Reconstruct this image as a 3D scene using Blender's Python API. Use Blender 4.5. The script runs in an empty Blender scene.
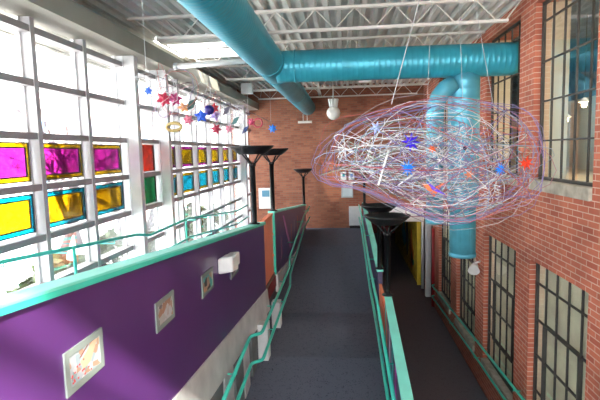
import bpy, bmesh, math, random
from mathutils import Vector, Matrix, noise
random.seed(7)
S = bpy.context.scene
COL = S.collection
DZ = 4.8            # all heights below are written relative to the eye; the eye is 4.8 m over the lowest floor

# ------------------------------------------------------------------ camera, world, exposure
cam_d = bpy.data.cameras.new('camera'); cam = bpy.data.objects.new('camera', cam_d); COL.objects.link(cam)
FPX = 469.04
cam_d.sensor_width = 36.0; cam_d.lens = 36.0*FPX/600.0; cam_d.clip_start = .05; cam_d.clip_end = 300
R0 = ((0.99514014, -0.0160541, -0.09715121), (0.09498957, -0.10343309, 0.99009019), (-0.02594366, -0.99450684, -0.10140545))
cam.matrix_world = Matrix(((R0[0][0], -R0[0][1], -R0[0][2], 0), (R0[1][0], -R0[1][1], -R0[1][2], 0),
                           (R0[2][0], -R0[2][1], -R0[2][2], DZ), (0, 0, 0, 1)))
S.camera = cam
W = bpy.data.worlds.new('overcast_sky'); S.world = W; W.use_nodes = True
bg = W.node_tree.nodes['Background']; bg.inputs[0].default_value = (.93, .96, 1.0, 1); bg.inputs[1].default_value = 4.2
S.view_settings.view_transform = 'Standard'; S.view_settings.look = 'None'
S.view_settings.gamma = 1; S.view_settings.use_curve_mapping = False
S.view_settings.exposure = 1.8
S.cycles.use_denoising = True
S.cycles.max_bounces = 8; S.cycles.diffuse_bounces = 5; S.cycles.transparent_max_bounces = 16
S.cycles.caustics_reflective = False; S.cycles.caustics_refractive = False
S.cycles.sample_clamp_indirect = 6

def portal(loc, rot, sx, sy):
    l = bpy.data.lights.new('sky_portal', 'AREA'); l.shape = 'RECTANGLE'; l.size = sx; l.size_y = sy
    l.cycles.is_portal = True
    o = bpy.data.objects.new('sky_portal', l); COL.objects.link(o); o.location = (loc[0], loc[1], loc[2]+DZ); o.rotation_euler = rot
portal((-3.7, 5.5, -.7), (0, -math.pi/2, 0), 4.4, 21)      # the glazed wall
portal((-.6, -5.4, 0), (math.pi/2, 0, 0), 6.4, 4.4)        # rear wall out of view, glazed to bring in fill light
for hx, hy, a, b in ((-2.65, 9.25, 1.4, 1.4), (.6, -2.25, 3.6, 1.5)): portal((hx, hy, 2.6), (0, 0, 0), a, b)
sun_d = bpy.data.lights.new('sun', 'SUN'); sun_d.energy = 9; sun_d.angle = .045; sun_d.color = (1, .95, .86)
sun = bpy.data.objects.new('sun', sun_d); COL.objects.link(sun)
SUN_DIR = Vector((-.6, 1.0, -.85))                      # the way the sunlight travels
sun.rotation_euler = SUN_DIR.to_track_quat('-Z', 'Y').to_euler()

# ------------------------------------------------------------------ materials
def nodes(m): m.use_nodes = True; return m.node_tree.nodes, m.node_tree.links
def mat(name, col, rough=.6, metal=0., noise_amt=.06, scale=8., bump=0., spec=.5, coat=0.):
    m = bpy.data.materials.new(name); n, l = nodes(m); b = n['Principled BSDF']
    b.inputs['Roughness'].default_value = rough; b.inputs['Metallic'].default_value = metal
    b.inputs['Specular IOR Level'].default_value = spec; b.inputs['Coat Weight'].default_value = coat
    tc = n.new('ShaderNodeNewGeometry'); nz = n.new('ShaderNodeTexNoise'); nz.inputs['Scale'].default_value = scale
    nz.inputs['Detail'].default_value = 4
    l.new(tc.outputs['Position'], nz.inputs['Vector'])
    rmp = n.new('ShaderNodeValToRGB')
    rmp.color_ramp.elements[0].position = .3; rmp.color_ramp.elements[1].position = .7
    lo = [max(0, c*(1-noise_amt*2)) for c in col]; hi = [min(1, c*(1+noise_amt*2)) for c in col]
    rmp.color_ramp.elements[0].color = (*lo, 1); rmp.color_ramp.elements[1].color = (*hi, 1)
    l.new(nz.outputs['Fac'], rmp.inputs[0]); l.new(rmp.outputs[0], b.inputs['Base Color'])
    if bump:
        bp = n.new('ShaderNodeBump'); bp.inputs['Strength'].default_value = bump; bp.inputs['Distance'].default_value = .01
        l.new(nz.outputs['Fac'], bp.inputs['Height']); l.new(bp.outputs[0], b.inputs['Normal'])
    return m
def brick(name, c1, c2, mortar, row=.07, width=.215, ms=.009, var=.5):
    m = bpy.data.materials.new(name); n, l = nodes(m); b = n['Principled BSDF']; b.inputs['Roughness'].default_value = .8
    g = n.new('ShaderNodeNewGeometry'); sp = n.new('ShaderNodeSeparateXYZ'); sn = n.new('ShaderNodeSeparateXYZ')
    l.new(g.outputs['Position'], sp.inputs[0]); l.new(g.outputs['Normal'], sn.inputs[0])
    ab = n.new('ShaderNodeMath'); ab.operation = 'ABSOLUTE'; l.new(sn.outputs['Y'], ab.inputs[0])
    gt = n.new('ShaderNodeMath'); gt.operation = 'GREATER_THAN'; gt.inputs[1].default_value = .5; l.new(ab.outputs[0], gt.inputs[0])
    mx = n.new('ShaderNodeMix'); mx.data_type = 'FLOAT'; l.new(gt.outputs[0], mx.inputs[0]); l.new(sp.outputs['Y'], mx.inputs[2]); l.new(sp.outputs['X'], mx.inputs[3])
    cb = n.new('ShaderNodeCombineXYZ'); l.new(mx.outputs[0], cb.inputs[0]); l.new(sp.outputs['Z'], cb.inputs[1])
    bt = n.new('ShaderNodeTexBrick'); l.new(cb.outputs[0], bt.inputs['Vector'])
    bt.inputs['Scale'].default_value = 1; bt.inputs['Brick Width'].default_value = width; bt.inputs['Row Height'].default_value = row
    bt.inputs['Mortar Size'].default_value = ms; bt.inputs['Mortar Smooth'].default_value = .3; bt.inputs['Bias'].default_value = -.1
    bt.inputs['Color1'].default_value = (*c1, 1); bt.inputs['Color2'].default_value = (*c2, 1); bt.inputs['Mortar'].default_value = (*mortar, 1)
    nz = n.new('ShaderNodeTexNoise'); nz.inputs['Scale'].default_value = 1.6; nz.inputs['Detail'].default_value = 6; l.new(g.outputs['Position'], nz.inputs['Vector'])
    hs = n.new('ShaderNodeHueSaturation'); mr = n.new('ShaderNodeMapRange'); mr.inputs[3].default_value = 1-var*.5; mr.inputs[4].default_value = 1+var*.5
    mr.inputs[1].default_value = .25; mr.inputs[2].default_value = .75
    l.new(nz.outputs['Fac'], mr.inputs[0]); l.new(mr.outputs[0], hs.inputs['Value']); l.new(bt.outputs['Color'], hs.inputs['Color']); l.new(hs.outputs[0], b.inputs['Base Color'])
    bp = n.new('ShaderNodeBump'); bp.inputs['Strength'].default_value = .5; bp.inputs['Distance'].default_value = .01; bp.invert = True
    l.new(bt.outputs['Fac'], bp.inputs['Height']); l.new(bp.outputs[0], b.inputs['Normal'])
    return m
def carpet(name, c1, c2):
    m = bpy.data.materials.new(name); n, l = nodes(m); b = n['Principled BSDF']; b.inputs['Roughness'].default_value = .95
    b.inputs['Specular IOR Level'].default_value = .15
    g = n.new('ShaderNodeNewGeometry'); vz = n.new('ShaderNodeTexVoronoi'); vz.inputs['Scale'].default_value = 38; l.new(g.outputs['Position'], vz.inputs['Vector'])
    nz = n.new('ShaderNodeTexNoise'); nz.inputs['Scale'].default_value = 14; nz.inputs['Detail'].default_value = 3; l.new(g.outputs['Position'], nz.inputs['Vector'])
    ad = n.new('ShaderNodeMath'); ad.operation = 'MULTIPLY_ADD'; ad.inputs[1].default_value = .9; l.new(vz.outputs['Distance'], ad.inputs[0]); l.new(nz.outputs['Fac'], ad.inputs[2])
    r = n.new('ShaderNodeValToRGB'); r.color_ramp.elements[0].position = .45; r.color_ramp.elements[1].position = .85
    r.color_ramp.elements[0].color = (*c1, 1); r.color_ramp.elements[1].color = (*c2, 1)
    l.new(ad.outputs[0], r.inputs[0]); l.new(r.outputs[0], b.inputs['Base Color'])
    return m
def glass(name, tint, gloss=.07, rough=.02, streak=0., fk=.6):
    m = bpy.data.materials.new(name); n, l = nodes(m); n.remove(n['Principled BSDF']); out = n['Material Output']
    t = n.new('ShaderNodeBsdfTransparent'); t.inputs[0].default_value = (*tint, 1)
    gl = n.new('ShaderNodeBsdfGlossy'); gl.inputs['Roughness'].default_value = rough
    mx = n.new('ShaderNodeMixShader'); fr = n.new('ShaderNodeLayerWeight'); fr.inputs[0].default_value = .15
    mul = n.new('ShaderNodeMath'); mul.operation = 'MULTIPLY_ADD'; mul.inputs[1].default_value = fk; mul.inputs[2].default_value = gloss
    l.new(fr.outputs['Fresnel'], mul.inputs[0]); l.new(mul.outputs[0], mx.inputs[0]); l.new(t.outputs[0], mx.inputs[1]); l.new(gl.outputs[0], mx.inputs[2]); l.new(mx.outputs[0], out.inputs[0])
    if streak:
        g = n.new('ShaderNodeNewGeometry'); nz = n.new('ShaderNodeTexNoise'); nz.inputs['Scale'].default_value = 9; nz.inputs['Detail'].default_value = 6; nz.inputs['Distortion'].default_value = 1.5
        l.new(g.outputs['Position'], nz.inputs['Vector'])
        r = n.new('ShaderNodeValToRGB'); r.color_ramp.elements[0].position = .35; r.color_ramp.elements[1].position = .65
        r.color_ramp.elements[0].color = (*[c*(1-streak) for c in tint], 1); r.color_ramp.elements[1].color = (*[min(1, c*(1+streak)) for c in tint], 1)
        l.new(nz.outputs['Fac'], r.inputs[0]); l.new(r.outputs[0], t.inputs[0])
    return m
def emit(name, col, s):
    m = bpy.data.materials.new(name); n, l = nodes(m); n.remove(n['Principled BSDF'])
    e = n.new('ShaderNodeEmission'); e.inputs[0].default_value = (*col, 1); e.inputs[1].default_value = s
    l.new(e.outputs[0], n['Material Output'].inputs[0]); return m
def duct_mat(name, col, axis):
    m = mat(name, col, .34, .25, .05, 3.); n, l = nodes(m); b = n['Principled BSDF']
    g = n.new('ShaderNodeNewGeometry'); w = n.new('ShaderNodeTexWave'); w.bands_direction = axis; w.inputs['Scale'].default_value = 3.2
    w.wave_profile = 'SAW'
    l.new(g.outputs['Position'], w.inputs['Vector']); bp = n.new('ShaderNodeBump'); bp.inputs['Strength'].default_value = .25; bp.inputs['Distance'].default_value = .01
    l.new(w.outputs['Fac'], bp.inputs['Height']); l.new(bp.outputs[0], b.inputs['Normal']); return m
def patch(name, cols, scale=9.):
    m = bpy.data.materials.new(name); n, l = nodes(m); b = n['Principled BSDF']; b.inputs['Roughness'].default_value = .35
    g = n.new('ShaderNodeNewGeometry'); v = n.new('ShaderNodeTexVoronoi'); v.inputs['Scale'].default_value = scale; l.new(g.outputs['Position'], v.inputs['Vector'])
    s = n.new('ShaderNodeSeparateColor'); l.new(v.outputs['Color'], s.inputs[0]); r = n.new('ShaderNodeValToRGB'); r.color_ramp.interpolation = 'CONSTANT'
    while len(r.color_ramp.elements) < len(cols): r.color_ramp.elements.new(.5)
    for i, c in enumerate(cols): r.color_ramp.elements[i].position = i/len(cols); r.color_ramp.elements[i].color = (*c, 1)
    l.new(s.outputs[0], r.inputs[0]); l.new(r.outputs[0], b.inputs['Base Color']); return m

M = dict(
    brick_r=brick('red_brick', (.46, .132, .072), (.33, .080, .045), (.54, .38, .29), .0725, .235, .0065, .5),
    brick_e=brick('end_brick', (.35, .125, .066), (.235, .070, .040), (.23, .13, .085), .07, .215, .008, .4),
    carpet=carpet('blue_grey_carpet', (.050, .053, .072), (.13, .137, .175)),
    carpet_d=carpet('charcoal_carpet', (.085, .076, .084), (.14, .128, .142)),
    purple=mat('purple_paint', (.095, .028, .15), .28, 0, .04, 1.5, 0, .5),
    navy=mat('navy_purple_paint', (.060, .045, .12), .4, 0, .1, 4.),
    teal=mat('teal_rail_paint', (.06, .62, .47), .32, 0, .03),
    tealcap=mat('pale_teal_cap', (.24, .82, .68), .38, 0, .04, 3.),
    white=mat('white_paint', (.72, .72, .70), .5, 0, .03),
    frame=mat('white_window_frame', (.80, .80, .80), .45, 0, .02),
    transom=mat('grey_transom', (.30, .275, .27), .5, 0, .03),
    mullion=mat('grey_mullion', (.42, .40, .40), .5, 0, .03),
    column=mat('column_paint', (.55, .54, .53), .5, 0, .03),
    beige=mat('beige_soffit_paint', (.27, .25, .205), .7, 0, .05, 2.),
    deck=mat('deck_paint', (.70, .69, .65), .6, 0, .06, 2.),
    joist=mat('joist_paint', (.72, .68, .62), .55, 0, .05, 4.),
    ductx=duct_mat('teal_duct_cross', (.035, .33, .43), 'X'),
    ducty=duct_mat('teal_duct_long', (.035, .33, .43), 'Y'),
    ductz=duct_mat('pale_blue_duct', (.10, .42, .55), 'Z'),
    black=mat('black_steel', (.006, .006, .007), .4, 0, .1, 6., 0, .3),
    darkframe=mat('dark_steel_sash', (.035, .032, .028), .5, 0, .1, 6.),
    orange=mat('orange_paint', (.92, .27, .14), .45, 0, .05, 3.),
    darkred=mat('dark_red_paint', (.28, .012, .015), .5, 0, .05, 3.),
    fascia=mat('pale_steel_fascia', (.80, .78, .75), .35, .3, .08, 3.),
    greypanel=mat('grey_panel', (.17, .18, .18), .6, 0, .15, 3.),
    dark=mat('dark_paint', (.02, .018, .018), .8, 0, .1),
    stone=mat('stone_sill', (.42, .38, .30), .85, 0, .15, 6., .3),
    blind=mat('beige_blind', (.88, .82, .58), .8, 0, .12, 2.),
    room=mat('beige_room_paint', (.62, .52, .36), .8, 0, .04, 2.),
    clear=glass('clear_glass', (.96, .97, .97), .03),
    sash=glass('sash_glass', (.97, .98, .96), .05, .04, 0, .3),
    concrete=mat('pale_concrete', (.75, .75, .74), .9, 0, .1, 2.),
    lead=mat('lead_came', (.03, .03, .035), .5),
    bark=mat('grey_bark', (.035, .028, .034), .9, 0, .2, 8.),
    leaf=mat('bush_leaf', (.055, .075, .022), .7, 0, .4, 5.),
    plasterpink=mat('pink_render', (.80, .68, .64), .9, 0, .05, 1.),
    paper=mat('white_sheet', (.80, .80, .78), .6, 0, .02),
)
def C(name, c, rough=.4, n=.03): 
    if name not in M: M[name] = mat(name, c, rough, 0, n, 6.)
    return M[name]

# ------------------------------------------------------------------ mesh builders
class MB:
    def __init__(s): s.v = []; s.f = []; s.sm = []
    def add(s, vs, fs, smooth=False):
        k = len(s.v); s.v += [Vector(v) for v in vs]; s.f += [tuple(i+k for i in f) for f in fs]; s.sm += [smooth]*len(fs); return s
    def box(s, x0, x1, y0, y1, z0, z1):
        return s.hexa([(x0, y0, z0), (x1, y0, z0), (x1, y1, z0), (x0, y1, z0), (x0, y0, z1), (x1, y0, z1), (x1, y1, z1), (x0, y1, z1)])
    def hexa(s, v): return s.add(v, [(0, 3, 2, 1), (4, 5, 6, 7), (0, 1, 5, 4), (1, 2, 6, 5), (2, 3, 7, 6), (3, 0, 4, 7)])
    def slope(s, x0, x1, pts, d):
        """a strip running along Y through pts (y, z_top), solid down by d"""
        for (a, za), (b, zb) in zip(pts, pts[1:]):
            s.hexa([(x0, a, za-d), (x1, a, za-d), (x1, b, zb-d), (x0, b, zb-d), (x0, a, za), (x1, a, za), (x1, b, zb), (x0, b, zb)])
        return s
    def extr_yz(s, x0, x1, poly):
        n = len(poly); vs = [(x0, y, z) for y, z in poly]+[(x1, y, z) for y, z in poly]
        return s.add(vs, [tuple(range(n)), tuple(range(2*n-1, n-1, -1))]+[(i, i+n, (i+1) % n+n, (i+1) % n) for i in range(n)])
    def extr_xz(s, y0, y1, poly):
        n = len(poly); vs = [(x, y0, z) for x, z in poly]+[(x, y1, z) for x, z in poly]
        return s.add(vs, [tuple(range(n-1, -1, -1)), tuple(range(n, 2*n))]+[(i, (i+1) % n, (i+1) % n+n, i+n) for i in range(n)])
    def tube(s, pts, r, seg=8, closed=False, caps=True):
        pts = [Vector(p) for p in pts]; n = len(pts); rr = r if isinstance(r, (list, tuple)) else [r]*n
        up = None; k = len(s.v)
        for i, p in enumerate(pts):
            a = pts[i-1] if (i > 0 or closed) else p; b = pts[(i+1) % n] if (i < n-1 or closed) else p
            t = (b-a); t = t.normalized() if t.length > 1e-9 else Vector((0, 0, 1))
            if up is None: up = t.orthogonal().normalized()
            up = (up-t*up.dot(t)); up = up.normalized() if up.length > 1e-6 else t.orthogonal().normalized()
            w = t.cross(up)
            for j in range(seg):
                a_ = 2*math.pi*j/seg; s.v.append(p+(up*math.cos(a_)+w*math.sin(a_))*rr[i])
        m = n if closed else n-1
        for i in range(m):
            for j in range(seg):
                q = (i+1) % n
                s.f.append((k+i*seg+j, k+i*seg+(j+1) % seg, k+q*seg+(j+1) % seg, k+q*seg+j)); s.sm.append(seg > 4)
        if caps and not closed:
            s.f.append(tuple(k+j for j in range(seg-1, -1, -1))); s.f.append(tuple(k+(n-1)*seg+j for j in range(seg))); s.sm += [False]*2
        return s
    def lathe(s, c, prof, seg=32):
        k = len(s.v); c = Vector(c); n = len(prof)
        for r, z in prof:
            for j in range(seg): a = 2*math.pi*j/seg; s.v.append(c+Vector((r*math.cos(a), r*math.sin(a), z)))
        for i in range(n-1):
            for j in range(seg): s.f.append((k+i*seg+j, k+i*seg+(j+1) % seg, k+(i+1)*seg+(j+1) % seg, k+(i+1)*seg+j)); s.sm.append(True)
        return s
    def star(s, c, n, r0, r1, th, rot=None, a0=0.):
        """a solid n-pointed star with a domed face, lying across the hall"""
        c = Vector(c); rot = rot or Matrix.Identity(3); vs = []
        for i in range(2*n):
            a = a0+math.pi*i/n; r = r0 if i % 2 == 0 else r1
            vs.append(rot @ Vector((r*math.cos(a), 0, r*math.sin(a)))+c)
        vs += [c+rot @ Vector((0, -th, 0)), c+rot @ Vector((0, th, 0))]; k = 2*n
        return s.add(vs, [(i, (i+1) % k, k) for i in range(k)]+[((i+1) % k, i, k+1) for i in range(k)])
    def ball(s, c, r, sx=1, sy=1, sz=1, seg=12):
        prof = [(max(.0005, r*math.sin(math.pi*i/8)), -r*math.cos(math.pi*i/8)*sz) for i in range(9)]
        return s.lathe(c, prof, seg)
    def build(s, name, m, parent=None, label=None, kind=None, cat=None, group=None, bevel=0):
        o_loc = None
        me = bpy.data.meshes.new(name)
        if parent is None:
            xs = [v.x for v in s.v]; ys = [v.y for v in s.v]; zs = [v.z for v in s.v]
            o_loc = Vector(((min(xs)+max(xs))/2, (min(ys)+max(ys))/2, min(zs)))
        else:
            o_loc = world_of(parent)
        me.from_pydata([v-o_loc for v in s.v], [], s.f); me.update()
        bm = bmesh.new(); bm.from_mesh(me); bmesh.ops.recalc_face_normals(bm, faces=bm.faces); bm.to_mesh(me); bm.free()
        for p, q in zip(me.polygons, s.sm): p.use_smooth = q
        me.materials.append(M[m] if isinstance(m, str) else m)
        o = bpy.data.objects.new(name, me); COL.objects.link(o)
        if parent is None: o.location = o_loc+Vector((0, 0, DZ))
        else: o.parent = parent
        if bevel:
            b = o.modifiers.new('bevel', 'BEVEL'); b.width = bevel; b.segments = 2; b.limit_method = 'ANGLE'
        return tag(o, label, cat, group, kind)
def ribbed(a, b, r, pitch=.085, d=.0018):
    a, b = Vector(a), Vector(b); n = max(1, round((b-a).length/pitch)); pts = []; rr = []
    for i in range(n):
        for f, e in ((.02, 0), (.74, 0), (.82, d), (.92, d)): pts.append(a.lerp(b, (i+f)/n)); rr.append(r+e)
    return pts, rr
def world_of(p):
    v = Vector((0, 0, -DZ))
    while p is not None: v = v+p.location; p = p.parent
    return v
def tag(o, label=None, cat=None, group=None, kind=None):
    if label: o['label'] = label
    if cat: o['category'] = cat
    if group: o['group'] = group
    if kind: o['kind'] = kind
    return o
def thing(name, label, cat, loc, group=None, kind=None):
    o = bpy.data.objects.new(name, None); COL.objects.link(o); o.location = (loc[0], loc[1], loc[2]+DZ); o.empty_display_size = .1
    return tag(o, label, cat, group, kind)
def copy_tree(o, parent=None):
    c = o.copy(); COL.objects.link(c)
    if parent is not None: c.parent = parent
    for ch in list(o.children): copy_tree(ch, c)
    return c
def struct(name, mb, m): return mb.build(name, m, kind='structure')

XL, XR, YE, YB = -3.33, 2.6, 16.0, -5.0      # glass plane, brick face, end wall, rear
ZF, ZT = -4.72, 2.12                         # lowest floor, underside of roof deck
CF = lambda y: -3.0-.083*(6.6-y) if y < 6.6 else (-3.0 if y < 8.5 else min(-2.62, -3.0+.084*(y-8.5)))   # centre ramp
LF = lambda y: (-1.57-.0945*y) if y < 7.0 else (-2.245 if y < 8.55 else max(-2.62, -2.245-.0945*(y-8.55)))  # left ramp

# ------------------------------------------------------------------ setting
struct('floor', MB().box(.54, 4.2, YB, 27, ZF-.2, ZF), 'carpet_d')
ys = [2.0, 6.6, 8.5, 13.0, YE]
fc = MB(); FX = lambda y: (.495+.033*(y-3.86)-.040) if y < 6.9 else .56
for a, b in zip(ys, ys[1:]):
    fc.hexa([(-1.47, a, CF(a)-.25), (FX(a), a, CF(a)-.25), (FX(b), b, CF(b)-.25), (-1.47, b, CF(b)-.25), (-1.47, a, CF(a)), (FX(a), a, CF(a)), (FX(b), b, CF(b)), (-1.47, b, CF(b))])
struct('floor_center_ramp', fc, 'carpet')
struct('floor_near_landing', MB().box(-1.36, 2.6, YB, 2.0, CF(2.0)-.25, CF(2.0)), 'carpet')
struct('floor_left_ramp', MB().slope(XL+.06, -1.40, [(y, LF(y)) for y in (0, 7.0, 8.55, 12.52, YE)], .2), 'carpet')
struct('floor_upper_landing', MB().box(XL+.06, -1.40, YB, 0, -1.77, -1.57), 'carpet')
struct('wall_end', MB().box(-3.9, .70, YE, YE+.3, ZF, 2.3).box(.70, XR+.6, YE, YE+.3, -2.02, 2.3), 'brick_e')
# right wall with its two rows of window openings
OP = [(-3.6, -2.0), (-1.4, .2), (.8, 2.42), (3.0, 4.65), (5.22, 6.85), (7.40, 9.05), (9.62, 11.25), (11.85, 13.4)]
UZ, LZ = (-.46, 1.92), (-4.06, -1.6)
wr = MB(); T = .45
def seg(y0, y1, z0, z1): wr.box(XR, XR+T, y0, y1, z0, z1)
edges = [YB]+[e for o in OP for e in o]
for i in range(0, len(edges), 2): seg(edges[i], edges[i+1] if i+1 < len(edges) else YE, LZ[1] if i+1 >= len(edges) else -5, 2.3)
seg(13.4, 14.3, -5, LZ[1])
for a, b in OP:
    seg(a, b, -5, LZ[0]-.14); seg(a, b, LZ[1], UZ[0]-.14); seg(a, b, UZ[1], 2.3)
struct('wall_right', wr, 'brick_r')
sl = MB()
for a, b in OP:
    if b < 2: continue
    MB().box(XR-.04, XR+T, a+.003, b-.003, UZ[0]-.14, UZ[0]).build('trim_upper_sill', 'stone', kind='structure', bevel=.008)
    MB().box(XR-.04, XR+T, a+.003, b-.003, LZ[0]-.14, LZ[0]).build('trim_lower_sill', 'stone', kind='structure', bevel=.008)
struct('wall_rear', MB().box(-3.9, XR+T, YB-.25, YB, ZF, -2.9), 'white')
wq = thing('window_40', None, None, (0, YB, -2.9), kind='structure'); wf = MB()  # unseen rear glazing, made full height to fill the hall with light
for k in range(7): wf.box(-3.9+k*1.08, -3.84+k*1.08, YB-.1, YB, -2.9, 2.3)
for z in (-1.5, 0, 1.5): wf.box(-3.9, XR+T, YB-.1, YB, z-.03, z+.03)
wf.build('window_frame', 'frame', wq); MB().box(-3.9, XR+T, YB-.06, YB-.05, -2.9, 2.3).build('pane', 'clear', wq)
struct('wall_left', MB().box(XL-.25, XL+.05, YB, YE, ZF, -2.75), 'white')
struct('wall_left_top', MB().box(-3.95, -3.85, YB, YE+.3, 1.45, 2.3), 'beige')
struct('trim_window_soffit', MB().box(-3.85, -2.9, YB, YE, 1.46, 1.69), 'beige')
# ribbed roof deck with two skylight holes; the rear one, out of view, is added for light
HOLES = [(-3.35, -2.25, 8.62, 10.25), (-1.2, 2.4, -3.0, -1.30)]
dk = MB(); pitch = .19; x = -3.9
while x < XR+T:
    prof = [(x, ZT), (x+.07, ZT), (x+.09, ZT+.085), (x+.17, ZT+.085), (x+.19, ZT)]
    runs = [(YB, YE+.3)]
    for hx0, hx1, hy0, hy1 in HOLES:
        if x+.19 > hx0 and x < hx1: runs = [r for a, b in runs for r in ((a, min(b, hy0)), (max(a, hy1), b)) if r[1]-r[0] > .01]
    for a, b in runs:
        for (xa, za), (xb, zb) in zip(prof, prof[1:]):
            dk.hexa([(xa, a, za), (xb, a, zb), (xb, b, zb), (xa, b, za), (xa, a, ZT+.11), (xb, a, ZT+.11), (xb, b, ZT+.11), (xa, b, ZT+.11)])
    x += pitch
struct('ceiling', dk, 'deck')
for i, (a, b, c, d) in enumerate(HOLES):
    t = thing('window_%d' % (20+i), None, None, ((a+b)/2, (c+d)/2, ZT), kind='structure')
    z0, z1 = ZT-.02, ZT+(.22 if i else .13)
    MB().box(a-.06, a, c-.06, d+.06, z0, z1).box(b, b+.06, c-.06, d+.06, z0, z1).box(a, b, c-.06, c, z0, z1).box(a, b, d-.012, d+.06, z0, z1).build('skylight_curb', 'white', t)
    if i == 0: MB().box(a, b, 9.30, 9.46, z0, z1).build('skylight_bar', 'white', t)
    if i == 1: MB().box(a, b, -1.60, -1.36, z1-.04, z1).box(a, b, -2.05, -1.83, z1-.04, z1).build('skylight_bar', 'white', t)  # unseen bars added to split the sunlight into bands on the purple parapet
    MB().box(a-.05, b+.05, c-.05, d+.05, z1, z1+.01).build('skylight_pane', 'clear', t)

# ------------------------------------------------------------------ glazed wall on the left
MUL = [-4.1, -3.1, -2.1, -1.1, -.1, .85, 1.8, 2.75, 3.72, 4.69, 5.68, 6.72, 7.93, 8.95, 10.0, 11.05, 12.12, 13.15, 14.2, 15.2]
TR = [1.34, .79, .24, -.30, -.84, -1.37, -1.9, -2.42]
COLS = (6.72, 7.93, 14.2)
wl = thing('window_1', None, None, (XL, 6, -2.75), kind='structure')
tm = MB()
for z in TR:
    prev = YB
    for y in MUL+[YE]:
        tm.box(XL-.03, XL+.12, prev, y, z-.035, z+.035); prev = y
tm.build('transom', 'transom', wl)
for y in MUL:
    if y in COLS: continue
    MB().box(XL-.04, XL+.13, y, y+.07, -2.75, 1.5).build('mullion', 'mullion', wl)
fr = MB()
bays = list(zip([YB]+MUL, MUL+[YE-.02])); rows = list(zip([1.5]+TR, TR+[-2.75]))
for a, b in bays:
    a += (.12 if a in COLS else .07) if a != YB else 0
    for zt, zb in rows:
        zt2 = zt-(.035 if zt != 1.5 else 0); zb2 = zb+(.035 if zb != -2.75 else 0); w = .022
        fr.box(XL-.02, XL+.02, a, a+w, zb2, zt2).box(XL-.02, XL+.02, b-w, b, zb2, zt2)
fr.build('glazing_bead', 'frame', wl)
MB().box(XL-.006, XL, YB, YE, -2.75, 1.5).build('pane', 'clear', wl)
for y in COLS:
    q = thing('window_column', 'white steel column in front of the glazed wall, %s' % {6.72: 'nearest, between the magenta and the red glass', 7.93: 'between the red and the small yellow glass', 14.2: 'farthest, close to the brick end wall'}[y], 'column', (XL+.18, y+.06, LF(y)))
    MB().box(XL+.135, XL+.30, y, y+.12, LF(y), 1.46).build('shaft', 'column', q, bevel=.006)
    MB().box(XL+.125, XL+.31, y-.02, y+.14, LF(y), LF(y)+.02).build('base_plate', 'column', q)
    MB().box(XL-.04, XL+.13, y, y+.12, -2.75, 1.5).build('mullion', 'frame', wl)
# coloured glass squares in two rows
G = dict(magenta=glass('magenta_glass', (.48, .10, .40), .02, .1, .2), yellow=glass('yellow_glass', (.50, .39, .04), .02, .1, .2), cyan=glass('cyan_glass', (.03, .42, .50), .02, .1, .15),
         red=glass('red_glass', (.44, .10, .06), .02, .1, .2), green=glass('green_glass', (.02, .31, .15), .02, .1, .2))
def colour_panel(a, b, zb, zt, border, inner, label, group):
    q = thing('stained_glass_panel', label, 'stained glass', (XL+.035, (a+b)/2, zb), group)
    bw = .05; lw = .007; x0, x1 = XL+.03, XL+.036
    if border:
        m = MB()
        m.box(x0, x1, a, b, zb, zb+bw).box(x0, x1, a, b, zt-bw, zt).box(x0, x1, a, a+bw, zb+bw, zt-bw).box(x0, x1, b-bw, b, zb+bw, zt-bw)
        m.build('glass_border', G[border], q, border+' glass border')
        ia, ib, ic, id_ = a+bw, b-bw, zb+bw, zt-bw
    else: ia, ib, ic, id_ = a, b, zb, zt
    MB().box(x0, x1, ia, ib, ic, id_).build('glass_centre', G[inner], q, inner+' glass centre')
    l = MB()
    for (p, r, s_, t_) in ((a, b, zb, zt), (ia, ib, ic, id_)):
        l.box(x0-.004, x1+.004, p, r, s_-lw, s_+lw).box(x0-.004, x1+.004, p, r, t_-lw, t_+lw).box(x0-.004, x1+.004, p-lw, p+lw, s_, t_).box(x0-.004, x1+.004, r-lw, r+lw, s_, t_)
    l.build('lead_came', 'lead', q)
ordn = ['first', 'second', 'third', 'fourth', 'fifth', 'sixth', 'seventh', 'eighth']
k = 0
for i, (a, b) in enumerate(bays):
    if a < 2.7 or b > 15.0: continue
    a2 = a+(.15 if a in COLS else .10); b2 = b-.05
    if b < 6.0 or a == 5.68:
        nm = {2.75: 'cut by the left frame edge', 3.72: 'leftmost whole one', 4.69: 'next to the leftmost whole one', 5.68: 'right beside the nearest white column'}[a]
        colour_panel(a2, b2, TR[3]+.07, TR[2]-.07, 'yellow', 'magenta', 'magenta glass, yellow border, upper row, '+nm, 'large stained glass squares')
        colour_panel(a2, b2, TR[4]+.07, TR[3]-.07, 'cyan', 'yellow', 'yellow glass, cyan border, lower row, '+nm, 'large stained glass squares')
    elif a == 6.72:
        colour_panel(a2, b2, TR[3]+.05, TR[2]-.05, None, 'red', 'plain red glass square between the two white columns', 'stained glass between the columns')
        colour_panel(a2, b2, TR[4]+.05, TR[3]-.05, None, 'green', 'plain green glass square below the red one', 'stained glass between the columns')
    else:
        nm = '%s along from the second white column' % ordn[k]; k += 1
        colour_panel(a2, b2, TR[3]+.07, TR[2]-.07, 'magenta', 'yellow', 'small yellow glass square with magenta border, '+nm, 'small stained glass squares')
        colour_panel(a2, b2, TR[4]+.07, TR[3]-.07, 'yellow', 'cyan', 'small cyan glass square with yellow border, '+nm, 'small stained glass squares')

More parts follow.
